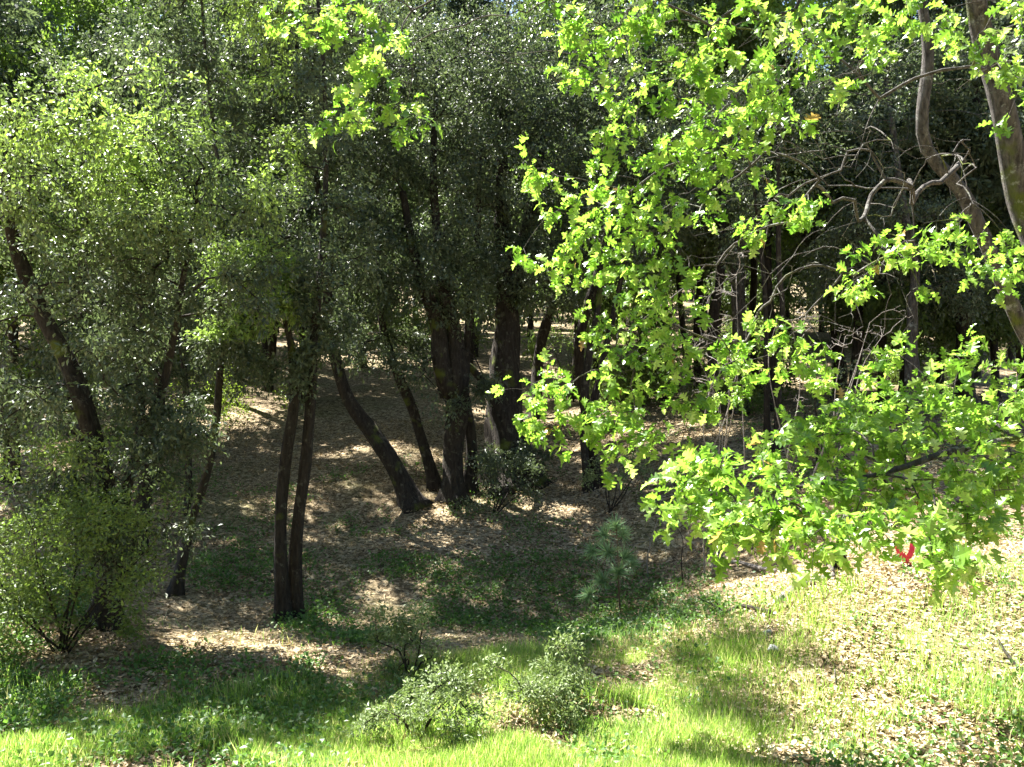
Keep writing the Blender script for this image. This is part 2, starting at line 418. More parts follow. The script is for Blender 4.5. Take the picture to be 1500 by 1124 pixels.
build_tree('live_oak', [stem((415, 882, 12.5, 30), (411, 780, 12.5, 23), (415, 690, 12.5, 22), (432, 590, 12.5, 20), (425, 500, 12.5, 14), (400, 410, 12.5, 8)),
                        stem((432, 872, 12.6, 28), (436, 780, 12.6, 24), (446, 680, 12.6, 22), (455, 590, 12.6, 19), (462, 490, 12.6, 15), (470, 370, 12.6, 12), (480, 250, 12.6, 10), (470, 60, 12.6, 7), (450, -120, 12.6, 4))],
           [pb(370, 400, 12.3, .65, 85), pb(430, 420, 12.2, .6, 70), pb(345, 460, 12.3, .5, 50), pb(475, 350, 12.6, .85, 80), pb(420, 520, 12.5, .5, 40), pb(480, 230, 12.7, .8, 70), pb(480, 480, 12.6, .5, 35), pb(320, 520, 12.4, .45, 30), pb(450, 90, 12.8, 1.0, 60), pb(400, -40, 12.8, 1.2, 75), pb(500, -60, 12.8, 1.2, 75), pb(440, -190, 12.6, 1.2, 70)],
           'twin-stemmed live oak with two parallel dark trunks and a yellow-green lower crown', young=lambda P: ((P[:, 0] < -3.0)*(P[:, 2] > CZ+.6))*.75*(R.random(len(P)) < .8), per=32, sig=.15, size=.062)
build_tree('live_oak', [stem((255, 838, 13.2, 26), (276, 780, 13.2, 18), (298, 715, 13.2, 16), (314, 640, 13.2, 15), (318, 560, 13.2, 13), (330, 430, 13.2, 9), (320, 300, 13.2, 8), (300, 100, 13.2, 6), (290, -80, 13.2, 3))],
           [pb(330, 330, 13.3, .8, 70), pb(290, 430, 13.3, .7, 60), pb(340, 220, 13.5, .9, 70), pb(330, 520, 13.2, .4, 30), pb(280, 60, 13.4, 1.1, 70), pb(300, -90, 13.4, 1.2, 75), pb(220, -30, 13.3, 1.1, 60)],
           'slim mossy-footed live oak trunk leaning right, behind the leaning broad oak', bark='mossbark', per=28)
build_tree('live_oak', [stem((277, 716, 17, 16), (275, 640, 17, 13), (270, 560, 17, 12), (255, 440, 17, 10), (250, 300, 17, 7), (260, 150, 17, 4))],
           [pb(250, 300, 17, 1.4, 90), pb(280, 160, 17, 1.6, 110), pb(230, 420, 17, .9, 60), pb(180, 100, 17.3, 1.6, 100)],
           'thin upright live oak with straight trunk behind the slim mossy-footed one', per=28, size=.075, sig=.2)
build_tree('live_oak', [stem((197, 752, 15, 36), (212, 690, 15, 27), (232, 610, 15, 22), (225, 500, 15, 18), (180, 380, 15, 14), (150, 220, 15, 8))],
           [pb(150, 200, 15.2, 1.4, 100), pb(200, 380, 15, 1.1, 80), pb(130, 480, 15, .9, 60), pb(240, 520, 15, .6, 40)],
           'stout live oak trunk standing close behind the leaning broad oak', per=28, size=.07, sig=.19)
build_tree('live_oak', [stem((607, 722, 17.5, 44), (575, 684, 17.5, 33), (545, 640, 17.5, 29), (514, 588, 17.5, 26), (494, 535, 17.5, 24), (480, 470, 17.5, 20), (478, 380, 17.4, 16), (460, 250, 17.4, 11), (430, 120, 17.4, 6))],
           [pb(480, 400, 17.3, 1.0, 80), pb(450, 250, 17.4, 1.6, 130), pb(400, 130, 17.4, 1.7, 130), pb(510, 130, 17.4, 1.6, 120), pb(440, 20, 17.6, 1.8, 120), pb(520, 330, 17.2, .8, 60), pb(380, 330, 17.6, .9, 60), pb(330, 60, 16.2, 1.3, 90), pb(410, 140, 16, 1.1, 80), pb(430, 20, 15.8, 1.3, 90), pb(530, 50, 15.6, 1.2, 90), pb(360, -60, 15.8, 1.3, 90), pb(500, -80, 15.6, 1.3, 90)],
           'live oak with one strongly curved trunk sweeping up leftward from its foot', per=30, size=.072, sig=.2)
build_tree('live_oak', [stem((640, 706, 18.4, 26), (622, 650, 18.4, 20), (600, 590, 18.4, 18), (578, 530, 18.4, 17), (562, 470, 18.4, 15), (555, 350, 18.4, 11), (550, 220, 18.4, 7))],
           [pb(560, 390, 18.2, 1.1, 90), pb(550, 260, 18.4, 1.4, 110), pb(560, 130, 18.4, 1.5, 100), pb(590, 500, 18.1, .6, 45), pb(540, 500, 18.1, .5, 35)],
           'slender live oak leaning left between the curved trunk and the forked one', per=30, size=.072, sig=.2)
build_tree('live_oak', [stem((666, 728, 17.8, 48), (666, 670, 17.8, 40), (667, 610, 17.8, 38), (668, 550, 17.8, 40), (660, 490, 17.8, 30), (652, 420, 17.8, 24), (640, 340, 17.8, 18), (636, 240, 17.8, 13), (640, 100, 17.8, 7)),
                        [np.r_[at(660, 580, 17.8), .2], np.r_[at(645, 530, 17.7), .17], np.r_[at(638, 470, 17.7), .15], np.r_[at(610, 390, 17.6), .11], np.r_[at(590, 280, 17.5), .06]]],
           [pb(640, 400, 17.5, 1.0, 90), pb(620, 280, 17.6, 1.5, 130), pb(680, 190, 17.8, 1.7, 130), pb(600, 130, 17.8, 1.7, 120), pb(650, 40, 17.8, 1.8, 120), pb(610, 560, 17.2, .5, 22), pb(695, 560, 17.2, .4, 18), pb(640, 600, 17.2, .35, 12), pb(690, 410, 17.6, .7, 50)],
           'forked live oak with thick dark trunk and small leafy sprays round its middle', per=30, size=.072, sig=.2)
build_tree('live_oak', [stem((686, 712, 18.3, 28), (690, 650, 18.3, 21), (682, 580, 18.3, 18), (690, 480, 18.3, 15), (700, 360, 18.3, 11), (705, 220, 18.3, 6))],
           [pb(700, 330, 18.6, 1.2, 90), pb(700, 190, 18.6, 1.3, 90)],
           'thin live oak stem growing tight against the thick forked trunk', per=26, size=.072, sig=.2)
build_tree('live_oak', [stem((748, 698, 19, 102), (747, 650, 19, 82), (744, 590, 19, 70), (741, 530, 19, 54), (741, 470, 19, 46), (741, 400, 19, 32), (736, 320, 19, 27), (733, 240, 19, 20), (740, 120, 19, 12), (745, 0, 19, 6)),
                        [np.r_[at(741, 440, 19), .2], np.r_[at(765, 360, 19), .14], np.r_[at(785, 280, 19), .1], np.r_[at(800, 160, 19), .05]],
                        [np.r_[at(738, 620, 19), .13], np.r_[at(722, 582, 18.8), .1], np.r_[at(700, 550, 18.6), .08], np.r_[at(680, 530, 18.5), .06], np.r_[at(662, 527, 18.4), .03]]],
           [pb(730, 380, 18.6, 1.0, 80), pb(760, 260, 18.6, 1.6, 130), pb(720, 130, 19, 1.7, 120), pb(820, 130, 19, 1.7, 120), pb(770, 20, 19, 1.8, 120), pb(830, 330, 19, 1.1, 80), pb(720, 670, 18.3, .4, 18), pb(775, 660, 18.3, .4, 18), pb(790, 430, 19, .8, 50)],
           'biggest live oak, its massive straight trunk with leafy sprouts at the foot', per=30, size=.072, sig=.2, lowfrac=.05)
build_tree('live_oak', [stem((862, 692, 18, 18), (856, 640, 18, 14), (858, 540, 18, 13), (880, 420, 18, 11), (890, 280, 18, 6)), stem((876, 690, 18.1, 20), (870, 620, 18.1, 15), (884, 520, 18.1, 13), (915, 400, 18.1, 9), (930, 300, 18.1, 5))],
           [pb(890, 330, 18.2, 1.3, 100), pb(940, 240, 18.2, 1.3, 90), pb(870, 200, 18.2, 1.4, 90), pb(920, 130, 18.4, 1.6, 90)],
           'pair of narrow live oak stems sharing one foot, beyond the biggest trunk', per=28, size=.072, sig=.2)
build_tree('live_oak', [stem((838, 560, 25, 26), (848, 510, 25, 21), (862, 470, 25, 19), (882, 400, 25, 15), (900, 300, 25, 9))] if False else
           [stem((783, 562, 25, 26), (788, 520, 25, 20), (796, 480, 25, 19), (812, 430, 25, 16), (840, 340, 25, 10), (850, 200, 25, 6))],
           [pb(830, 360, 25, 1.6, 90), pb(850, 220, 25, 2.0, 110), pb(780, 400, 25, 1.1, 60), pb(880, 120, 25, 2., 90)],
           'right-leaning live oak up the slope behind the biggest trunk', per=28, size=.09, sig=.25)
build_tree('live_oak', [stem((1140, 612, 17, 15), (1139, 540, 17, 12), (1142, 460, 17, 11), (1140, 380, 17, 10), (1135, 260, 17, 8), (1140, 120, 17, 5)), stem((1124, 596, 17.2, 13), (1120, 500, 17.2, 10), (1115, 380, 17.2, 8), (1100, 240, 17.2, 5))],
           [pb(1120, 250, 17.3, 1.2, 80), pb(1160, 130, 17.3, 1.5, 90), pb(1070, 160, 17.3, 1.2, 70), pb(1090, 330, 17.4, .6, 30)],
           'very thin straight dark tree of two poles behind the bright hanging oak leaves', per=26, size=.07, sig=.2)
build_tree('live_oak', [stem((1086, 505, 23, 32), (1078, 440, 23, 26), (1086, 370, 23, 22), (1100, 280, 23, 16), (1090, 150, 23, 9))],
           [pb(1090, 270, 23, 1.5, 90), pb(1050, 190, 23, 1.6, 90), pb(1130, 130, 23, 1.8, 90), pb(1020, 330, 23, 1., 50)],
           'thick forest oak with rough trunk behind the two-poled thin tree', bark='grey', per=28, size=.085, sig=.25)
build_tree('live_oak', [stem((1232, 490, 26, 26), (1220, 440, 26, 21), (1203, 400, 26, 18), (1180, 320, 26, 13), (1170, 200, 26, 8))],
           [pb(1180, 290, 26, 1.8, 100), pb(1150, 160, 26, 2., 100), pb(1230, 230, 26, 1.8, 90)],
           'left-leaning dark oak beside the sunlit clearing on the slope', per=28, size=.09, sig=.25)
build_tree('live_oak', [stem((1336, 520, 19, 30), (1335, 470, 19, 20), (1340, 400, 19, 17), (1325, 300, 19, 14), (1310, 180, 19, 10), (1290, 60, 19, 7))],
           [pb(1320, 320, 19.3, 1.5, 120), pb(1280, 180, 19.3, 1.6, 110), pb(1360, 130, 19.3, 1.6, 100), pb(1250, 380, 19.2, 1., 70), pb(1390, 400, 19.3, 1., 70)],
           'pale-barked tree among dark foliage on the right-hand slope', bark='grey', per=30, size=.075, sig=.2)
build_tree('live_oak', [stem((1412, 500, 21, 36), (1410, 430, 21, 30), (1405, 350, 21, 26), (1420, 200, 21, 18), (1430, 60, 21, 10))],
           [pb(1420, 350, 21, 1.5, 110), pb(1450, 240, 21, 1.7, 110), pb(1400, 120, 21, 1.8, 110), pb(1480, 420, 21, 1.1, 80), pb(1330, 430, 21, .9, 50)],
           'dark thick-trunked oak standing next to the pale-barked tree', per=30, size=.08, sig=.22)

# prototypes for the crowded wood up the slope
def proto(seed, mat, h, lean, per=38, size=.135, young=None, low=.34):
    rng = np.random.default_rng(seed)
    root = link('slope_tree', None); pts = []
    for k in range(7):
        t = k/6; pts.append([lean*h*.12*t**1.5+rng.normal()*.10, rng.normal()*.10, t*h*.92-.15, .11*(1-t)**.8+.012])
    pts[0][0] = pts[0][1] = 0
    s = smooth_path(pts, .3); v1 = sweep(s, 9, .12, .5, seed)
    bl = []
    for k in range(10):
        zz = h*rng.uniform(low, .97); rr = 1.5*(1-.45*abs(zz/h-.6))
        a = rng.uniform(0, 6.28); ro = rng.uniform(.4, 1.6)*(1.25-zz/h*.7)
        bl.append((lean*h*.12*(zz/h)+ro*math.cos(a), ro*math.sin(a), zz, rr, 66))
    cl = blob_points(bl, rng); gr = grow([s], cl, rng=rng, step=.45)
    v2 = edges_mesh(gr['A'], gr['B'], gr['ra'], gr['rb'], 4)
    link('trunk', mesh_np('trunk', *join_parts([v1, v2]), M['bark'], True), root)
    P, fr, sz, ti = live_leaves(cl, gr['tipdir'], per, .22, size, rng)
    yg = np.zeros(len(P)) if young is None else young*rng.random(len(P))
    tag(link('crown', leaves_mesh('crown', T_SIMPLE, P, fr, sz, M[mat], ti, yg), root), kind='stuff')
    return root
protos = [proto(11, 'live', 12, .5), proto(12, 'live', 13, -.6, low=.12), proto(13, 'mid', 12.5, .2, low=.15), proto(14, 'live', 11.5, 1.), proto(15, 'spring', 13, -.3), proto(16, 'mid', 12, .8)]
PL = {'live': 'dark-leaved', 'mid': 'mid-green', 'spring': 'spring-green'}
ZONES = [(190, 'the leaning broad oak'), (330, 'the slim mossy-footed oak'), (470, 'the twin-stemmed oak'), (590, 'the curved-trunk oak'), (705, 'the forked oak'), (800, 'the biggest oak trunk'),
         (1000, 'the paired narrow stems'), (1160, 'the two-poled thin tree'), (1290, 'the left-leaning dark oak'), (1e9, 'the pale-barked tree')]
KIND = ['live', 'live', 'mid', 'live', 'spring', 'mid']
used = [False]*6
def place(k, x, y, s, rz):
    src = protos[k]
    if not used[k]: o = src; used[k] = True
    else:
        o = src.copy(); sc.collection.objects.link(o)
        for ch in src.children:
            c = ch.copy(); sc.collection.objects.link(c); c.parent = o
    o.location = (x, y, float(gz(x, y))); o.scale = (s, s, s*random.uniform(.95, 1.1)); o.rotation_euler = (0, 0, rz)
    px = 750+x/max(y, 1)*F; zone = next(nm for lim, nm in ZONES if px < lim)
    how = 'just uphill' if y < 34 else 'well up the slope' if y < 62 else 'far back in the wood'
    tag(o, f'{PL[KIND[k]]} forest tree {how}, behind {zone}', 'tree', f'{PL[KIND[k]]} trees {how} behind {zone}')
    return o
spots = []
rr = random.Random(5); tries = 0
fixed = [(-150/F*24, 24)]
while len(spots) < 215 and tries < 40000:
    tries += 1
    y = 21.5+rr.random()**1.15*85; x = rr.uniform(-1.06, 1)*(.59*y+2)
    if any((x-a)**2+(y-b)**2 < (1.7+.012*y)**2 for a, b in spots): continue
    px = 750+x/y*F
    if y < 36 and 1130 < px < 1225: continue          # the sunlit clearing
    if y < 30 and 480 < px < 620: continue
    if y < 40 and 755 < px < 840 : continue
    spots.append((x, y))
spots_low = [(-9.8, 15.5), (-10.5, 18.5)]  # trees added at and past the left edge to shade the gully
for x, y in spots_low: place(1, x, y, .85, x)
place(4, (20-750)/F*18.5, 18.5, .95, 1.); place(4, (120-750)/F*21.5, 21.5, 1.1, 3.); place(4, (-60-750)/F*15.5, 15.5, .8, 2.)
for px, dd in ((1290, 22.5), (1375, 24), (1460, 23.5), (1500, 26), (1330, 28), (1430, 29), (1010, 30), (1270, 36), (1400, 35), (1480, 33), (1100, 36), (1040, 40), (690, 33), (440, 27), (390, 31)):
    place(rr.choice([1, 2, 2, 5]), (px-750)/F*dd, dd, rr.uniform(.8, 1.15), rr.uniform(0, 6.28))
for i, (x, y) in enumerate(spots):
    px = 750+x/y*F
    k = rr.choice([1, 2, 1, 2, 1, 5]) if y > 42 else rr.choice([0, 1, 2, 3, 0, 1, 3, 5, 4]) if px > 300 else rr.choice([0, 2, 4, 4, 5, 3])
    place(k, x, y, rr.uniform(.95, 1.35), rr.uniform(0, 6.28))

# unseen trees added behind and beside the viewpoint to cut sky light
rr2 = random.Random(9); shade_trees = []
while len(shade_trees) < 46:
    x, y = rr2.uniform(-30, 30), rr2.uniform(-26, -5)
    if all((x-a)**2+(y-b)**2 > 2.6**2 for a, b in shade_trees): shade_trees.append((x, y))
shade_trees += [(9.5, 3), (11.5, 7), (10.5, -1), (13, 12), (12.5, 16), (-14, 4), (-15, -1)]
for x, y in shade_trees:
    o = place(rr2.choice([1, 2, 1, 0, 5]), x, y, rr2.uniform(.9, 1.25), rr2.uniform(0, 6.28))
    tag(o, 'unseen forest tree added round the open strip to cut sky light', 'tree', 'unseen trees added round the open strip')

# ------------------------------------------------------------------ shrubs
def shrub(name, px, base_py, d, blobs, label, per=26, sig=.07, size=.04, mat='shrub', nst=5, cat='shrub', young=None, group=None):
    x = (px-750)/F*d; base = np.array([x, d, float(gz(x, d))-.03])
    root = link(name, None, loc=base); tag(root, label, cat, group)
    cl = blob_points([(a, b, c, r*1.55, n_*.75) for a, b, c, r, n_ in blobs], gap=.36); cl = cl[cl[:, 2] > gz(cl[:, 0], cl[:, 1])+.05]
    stems = []
    for k in range(nst):
        tgt = cl[R.integers(len(cl))]; p = [np.r_[base+R.normal(size=3)*[.04, .04, 0], .014]]
        for t in (.35, .7): p.append(np.r_[base+(tgt-base)*t+R.normal(size=3)*.04+[0, 0, .05], .012*(1-t)+.003])
        p.append(np.r_[tgt, .003]); s = smooth_path(p, .12); stems.append(s)
        v, l, t = sweep(s, 6, .1, 0, k); link('stem', mesh_np('stem', v-base, l, t, M['bark'], True), root)
    gr = grow(stems, cl, step=.12, r0=.0016, lowfrac=.25)
    v, l, t = edges_mesh(gr['A'], gr['B'], gr['ra'], gr['rb'], 4); tag(link('twig', mesh_np('twig', v-base, l, t, M['bark'], True), root), kind='stuff')
    P, fr, sz, ti = live_leaves(cl, gr['tipdir'], per, sig*1.1, size, hang=.0)
    yg = np.zeros(len(P)) if young is None else young*R.random(len(P))
    tag(link('foliage', leaves_mesh('foliage', T_SIMPLE, P-base, fr, sz, M[mat], ti, yg), root), kind='stuff')
    return root

def gd(px, py): return float(hit(px, py)[1])
d = gd(605, 990)
shrub('shrub', 605, 990, d, [pb(590, 930, d, .22, 45), pb(575, 945, d, .2, 30), pb(610, 960, d, .2, 35)], 'small pale-leaved upright shrub at the shadow edge above the larger grey-green shrub')
d = gd(610, 1080)
shrub('shrub', 610, 1080, d, [pb(610, 1035, d, .26, 60), pb(575, 1050, d, .2, 45), pb(645, 1030, d, .2, 40), pb(640, 1000, d, .16, 25), pb(560, 1060, d, .15, 25), pb(620, 1065, d, .2, 30)], 'low grey-green shrub spreading in the bright grass by the shadow edge')
d = gd(810, 1055)
shrub('shrub', 810, 1055, d, [pb(800, 1000, d, .3, 70), pb(840, 990, d, .2, 40), pb(765, 985, d, .2, 40), pb(820, 1030, d, .22, 40), pb(835, 960, d, .15, 20)], 'round green shrub ringed by sunny grass near the pale leaf bank')
shrub('bush', 90, 900, 9.3, [pb(60, 720, 9.2, .55, 90), pb(110, 800, 9.2, .5, 80), pb(30, 830, 9.1, .5, 80), pb(150, 720, 9.4, .45, 60), pb(20, 650, 9.2, .5, 70), pb(170, 830, 9.4, .35, 40), pb(60, 890, 9.1, .4, 50), pb(120, 890, 9.2, .3, 35), pb(0, 900, 9., .4, 40), pb(0, 760, 9.1, .5, 50), pb(200, 890, 9.5, .25, 20)],
      'tall twiggy light green bush in front of the leaning broad oak', per=26, sig=.11, size=.05, mat='mid', nst=9, cat='bush', young=.5)
shrub('bush', 725, 735, 17.2, [pb(710, 690, 17.1, .45, 50), pb(770, 690, 17.3, .4, 40), pb(740, 710, 17.1, .35, 30)], 'dark leafy bush at the foot of the biggest live oak', per=26, sig=.1, size=.06, mat='live', cat='bush')
shrub('bush', 890, 712, 16.8, [pb(895, 690, 16.8, .25, 25), pb(920, 680, 16.8, .22, 18), pb(875, 695, 16.8, .2, 15)], 'small pale bush at the foot of the paired narrow stems', per=22, sig=.08, size=.05, cat='bush')
shrub('bush', 1195, 625, 16, [pb(1190, 590, 16, .5, 60), pb(1215, 565, 16, .4, 40), pb(1180, 620, 16, .35, 30)], 'dark evergreen bush right of the two-poled thin tree', per=26, sig=.1, size=.06, mat='live', cat='bush')
shrub('bush', 630, 500, 31, [pb(615, 480, 31, .9, 50), pb(680, 470, 31, .8, 40)], 'sunlit green bush far up the slope left of the biggest trunk', per=24, sig=.2, size=.09, mat='mid', cat='bush', young=.6)
shrub('bush', 330, 600, 25, [pb(330, 575, 25, .9, 60), pb(300, 590, 25, .7, 40), pb(375, 590, 25, .7, 40)], 'sunlit bright green bush behind the thin upright live oak', per=24, sig=.2, size=.08, mat='spring', cat='bush', young=.6)
shrub('bush', 840, 520, 27, [pb(830, 505, 27, .6, 40), pb(860, 515, 27, .5, 30)], 'mid-green bush by the right-leaning oak up the slope', per=24, sig=.18, size=.08, mat='mid', cat='bush', young=.4)

# undergrowth on the slope: copies of one bush
src = shrub('undergrowth_bush', 1040, 0, 24, [(*(np.array([(1040-750)/F*24, 24, float(gz((1040-750)/F*24, 24))])+np.array(o_)), .42, 34) for o_ in ((0, 0, .5), (.4, .1, .4), (-.4, -.1, .45), (.1, .2, .8))],
            'leafy undergrowth bush right behind the thick rough-trunked forest oak', per=24, sig=.13, size=.075, mat='mid', cat='bush', young=.4)
for k in range(34):
    px = rr2.uniform(60, 1490) if k % 2 else rr2.uniform(880, 1490); dd = rr2.uniform(22, 46); x = (px-750)/F*dd
    if 480 < px < 840 and dd < 30 or 1140 < px < 1230: continue
    c = src.copy(); sc.collection.objects.link(c); c.location = (x, dd, float(gz(x, dd))-.03); c.rotation_euler = (0, 0, rr2.uniform(0, 6.28)); q_ = rr2.uniform(.6, 1.7); c.scale = (q_*1.1, q_*1.1, q_)
    zone = next(nm for lim, nm in ZONES if px < lim); how = 'large' if q_ > 1.2 else 'small'
    tag(c, f'{how} undergrowth bush on the slope behind {zone}', 'bush', f'{how} undergrowth bushes behind {zone}')
    for ch in src.children:
        e = ch.copy(); sc.collection.objects.link(e); e.parent = c

# bare twiggy thicket
def thicket(px, base_py, d, blobs, label, nst=7):
    x = (px-750)/F*d; base = np.array([x, d, float(gz(x, d))-.03]); root = link('dead_shrub', None, loc=base); tag(root, label, 'dead shrub')
    cl = blob_points(blobs, gap=.25); stems = []
    for k in range(nst):
        tgt = cl[R.integers(len(cl))]; s = smooth_path([np.r_[base+R.normal(size=3)*[.08, .08, 0], .012], np.r_[base*.65+tgt*.35+R.normal(size=3)*.15, .010], np.r_[base*.3+tgt*.7+R.normal(size=3)*.15, .007], np.r_[tgt, .003]], .15); stems.append(s)
        v, l, t = sweep(s, 6, .1, 0, k); link('stem', mesh_np('stem', v-base, l, t, M['dead'], True), root)
    gr = grow(stems, cl, step=.14, r0=.0026, wob=.15, alpha=.35, lowfrac=.2); v, l, t = edges_mesh(gr['A'], gr['B'], gr['ra'], gr['rb'], 4)
    tag(link('twig', mesh_np('twig', v-base, l, t, M['dead'], True), root), kind='stuff')
thicket(1045, 620, 13, [pb(1040, 470, 13, .5, 60), pb(1030, 540, 13, .5, 60), pb(1075, 500, 13, .45, 40), pb(1050, 400, 13, .5, 50)], 'tangle of bare grey twigs behind the hanging oak leaves')
thicket(1170, 640, 14, [pb(1180, 480, 14, .5, 30), pb(1230, 520, 14, .6, 35), pb(1170, 560, 14, .4, 25), pb(1290, 480, 14, .6, 30)], 'thin bare pale branches reaching out before the dark evergreen bush', 6)

# ------------------------------------------------------------------ black oaks with big lobed leaves
def in_poly(px, py, poly):
    inside = np.zeros(len(px), bool); n = len(poly)
    for i in range(n):
        x1, y1 = poly[i]; x2, y2 = poly[(i+1) % n]
        c = ((y1 > py) != (y2 > py)) & (px < (x2-x1)*(py-y1)/(y2-y1+1e-9)+x1); inside ^= c
    return inside

single_oak = [leaves_mesh('leaf', OAK_T[k % 4], np.zeros((1, 3)), np.eye(3)[None], np.ones(1), M['oak'], np.array([tv])) for k, tv in enumerate([.1, .3, .45, .6, .75, .9, .2, .5])]

def black_oak(stems, pts, bare, label, per=8, lsize=.115, name='black_oak', droop=.45):
    base = np.array(stems[0][0][:3]); root = link(name, None, loc=base); tag(root, label, 'tree')
    sp = [smooth_path(s) for s in stems]
    for k, s in enumerate(sp):
        v, l, t = sweep(s, 14, .10, .4, k+4); link('trunk', mesh_np('trunk', v-base, l, t, M['grey'], True), root)
    allc = np.concatenate([pts, bare]) if len(bare) else pts
    gr = grow(sp, allc, alpha=.22, step=.14, r0=.0017, rpow=.45, lowfrac=.15, wob=.10)
    for i in range(gr['nl']):
        s = gr['limb'] == i
        v, l, t = edges_mesh(gr['A'][s], gr['B'][s], gr['ra'][s], gr['rb'][s], 6)
        link('limb' if s.sum() > 10 else 'twig', mesh_np('limb', v-base, l, t, M['grey'], True), root)
    n = len(pts)*per; c = np.repeat(pts, per, 0); td = np.repeat(gr['tipdir'][:len(pts)], per, 0)
    ax = R.normal(size=(n, 3))*.75+td*.7; ax[:, 2] -= droop; ax = nrm(ax)
    no = R.normal(size=(n, 3))*.55; no[:, 2] += .75; no += SUN*.35
    P = c+ax*.03+R.normal(size=(n, 3))*.035
    fr = frames(ax, no); sz = lsize*R.uniform(.45, 1.3, n); ti = np.clip(np.repeat(R.random(len(pts)), per)*.4+R.random(n)*.55, 0, .95)
    ti[R.random(n) < .006] = 1.
    # the 300 that show largest are leaves of their own, the rest one part
    ppx = 750+P[:, 0]/P[:, 1]*F; ppy = 562-(P[:, 2]-CZ)/P[:, 1]*F
    face = np.abs((fr[:, 2]*nrm(P-np.array([0, 0, CZ]))).sum(1))
    score = sz/P[:, 1]*(.3+face)*((ppx > 0)*(ppx < 1500)*(ppy > 0)*(ppy < 1124)); order = np.argsort(-score)
    for j, i in enumerate(order[:300]):
        o = link('leaf', single_oak[(i*5+j) % 8], root)
        m = np.eye(4); m[:3, :3] = fr[i].T*sz[i]; m[:3, 3] = P[i]-base
        o.matrix_local = Matrix(m.tolist())
    rest = order[300:]; parts = []; tt = []
    for k in range(4):
        s = rest[rest % 4 == k]; v, l, t, nf = scatter(OAK_T[k], P[s]-base, fr[s], sz[s]); parts.append((v, l, t)); tt.append(np.repeat(ti[s], nf))
    o = link('foliage', mesh_np('foliage', *join_parts(parts), M['oak'], False, np.concatenate(tt)), root); tag(o, kind='stuff')
    return root

def clus(lst, k, spread, dlo, dhi, seed):
    rng = np.random.default_rng(seed); out = []
    for (px, py) in lst:
        dd = dlo+(dhi-dlo)*float(vnoise(np.array(px*.006), np.array(py*.006), seed))
        if dlo < 0: dd = 6.7-(py-580)/270*1.8+.35*(float(vnoise(np.array(px*.01), np.array(py*.01), seed))-.5)
        for j in range(k): out.append(at(px+rng.normal()*spread, py+rng.normal()*spread*.8, dd+rng.normal()*.16))
    return np.array(out)
def bare_pts(poly, n, dlo, dhi, seed):
    rng = np.random.default_rng(seed); a = np.array(poly); o = []
    while len(o) < n:
        p = rng.uniform(a.min(0), a.max(0))
        if in_poly(p[:1], p[1:], poly)[0]: o.append(at(p[0], p[1], rng.uniform(dlo, dhi)))
    return np.array(o)

LA = [(410, 25), (440, 20), (475, 40), (500, 15), (540, 20), (545, 105), (515, 140), (505, 170), (585, 95), (600, 150), (575, 165), (560, 60),
      (835, 15), (830, 60), (845, 105), (870, 60), (905, 40), (930, 75), (960, 30), (900, 110), (990, 20), (920, 150), (965, 130), (925, 195), (900, 215), (1000, 95), (1050, 85), (1010, 165), (960, 225), (1000, 205), (1060, 165), (1045, 30),
      (1100, 30), (1130, 70), (1090, 110), (1150, 110), (1200, 60), (1250, 55), (1300, 30), (1225, 120), (1285, 65), (1330, 20), (1400, 40), (1425, 80), (1480, 20), (1465, 95), (1490, 130), (1180, 20), (1240, 10), (1130, 150), (1360, 10)]
LA += [(560, -90), (640, -150), (720, -70), (800, -140), (880, -90), (950, -200), (1030, -100), (1100, -180), (1180, -90), (1250, -170), (1330, -110)]
LB = [(800, 240), (805, 270), (820, 325), (830, 390), (805, 385), (850, 365), (895, 265), (880, 300), (930, 300), (915, 345), (960, 285), (870, 330), (930, 390), (960, 420), (985, 370), (1000, 255), (1050, 235), (1040, 290), (1150, 300), (1105, 345), (1175, 320), (960, 335), (1010, 320), (900, 400), (1090, 230), (1140, 185),
      (890, 480), (930, 450), (960, 490), (870, 495), (1010, 465), (1000, 515), (1050, 550), (1060, 580), (940, 520),
      (755, 580), (790, 592), (830, 558), (840, 600), (880, 568), (900, 610), (930, 560), (950, 600), (980, 580), (940, 640), (970, 640), (825, 635), (900, 650), (1030, 590), (860, 630),
      (1090, 495), (1130, 480), (1120, 540), (1200, 510), (1210, 540), (1160, 500), (1270, 380), (1310, 370), (1370, 360), (1405, 345), (1340, 380), (1440, 370), (1480, 340), (1485, 400), (1240, 410)]
LC = [(1270, 560), (1300, 530), (1370, 550), (1430, 535), (1480, 545), (1410, 515), (1340, 525), (1250, 590)]
polyC = [(958, 742), (1000, 690), (1055, 675), (1130, 640), (1185, 608), (1260, 590), (1350, 585), (1430, 575), (1510, 590), (1510, 690), (1470, 745), (1440, 780), (1400, 845), (1362, 838), (1290, 780), (1240, 790), (1185, 840), (1140, 815), (1080, 795), (1010, 765)]
holesC = [(1180, 690, 26), (1375, 672, 34), (1240, 745, 22), (1100, 700, 14), (1440, 690, 20), (1330, 760, 22), (1450, 830, 40), (1310, 700, 15), (1322, 818, 42), (1205, 835, 30)]
rngc = np.random.default_rng(3); LC2 = []
while len(LC2) < 118:
    p = rngc.uniform([955, 570], [1510, 850])
    if not in_poly(p[:1], p[1:], polyC)[0] or any((p[0]-a)**2+(p[1]-b)**2 < r*r for a, b, r in holesC): continue
    if any((p[0]-a)**2+(p[1]-b)**2 < 17**2 for a, b in LC2): continue
    LC2.append(tuple(p))
oa = stem((1650, 960, 8.8, 60), (1600, 700, 8.9, 48), (1545, 450, 9, 44), (1502, 290, 9, 42), (1462, 155, 8.9, 38), (1440, 60, 8.8, 34), (1415, -80, 8.5, 26), (1360, -220, 8.1, 14))
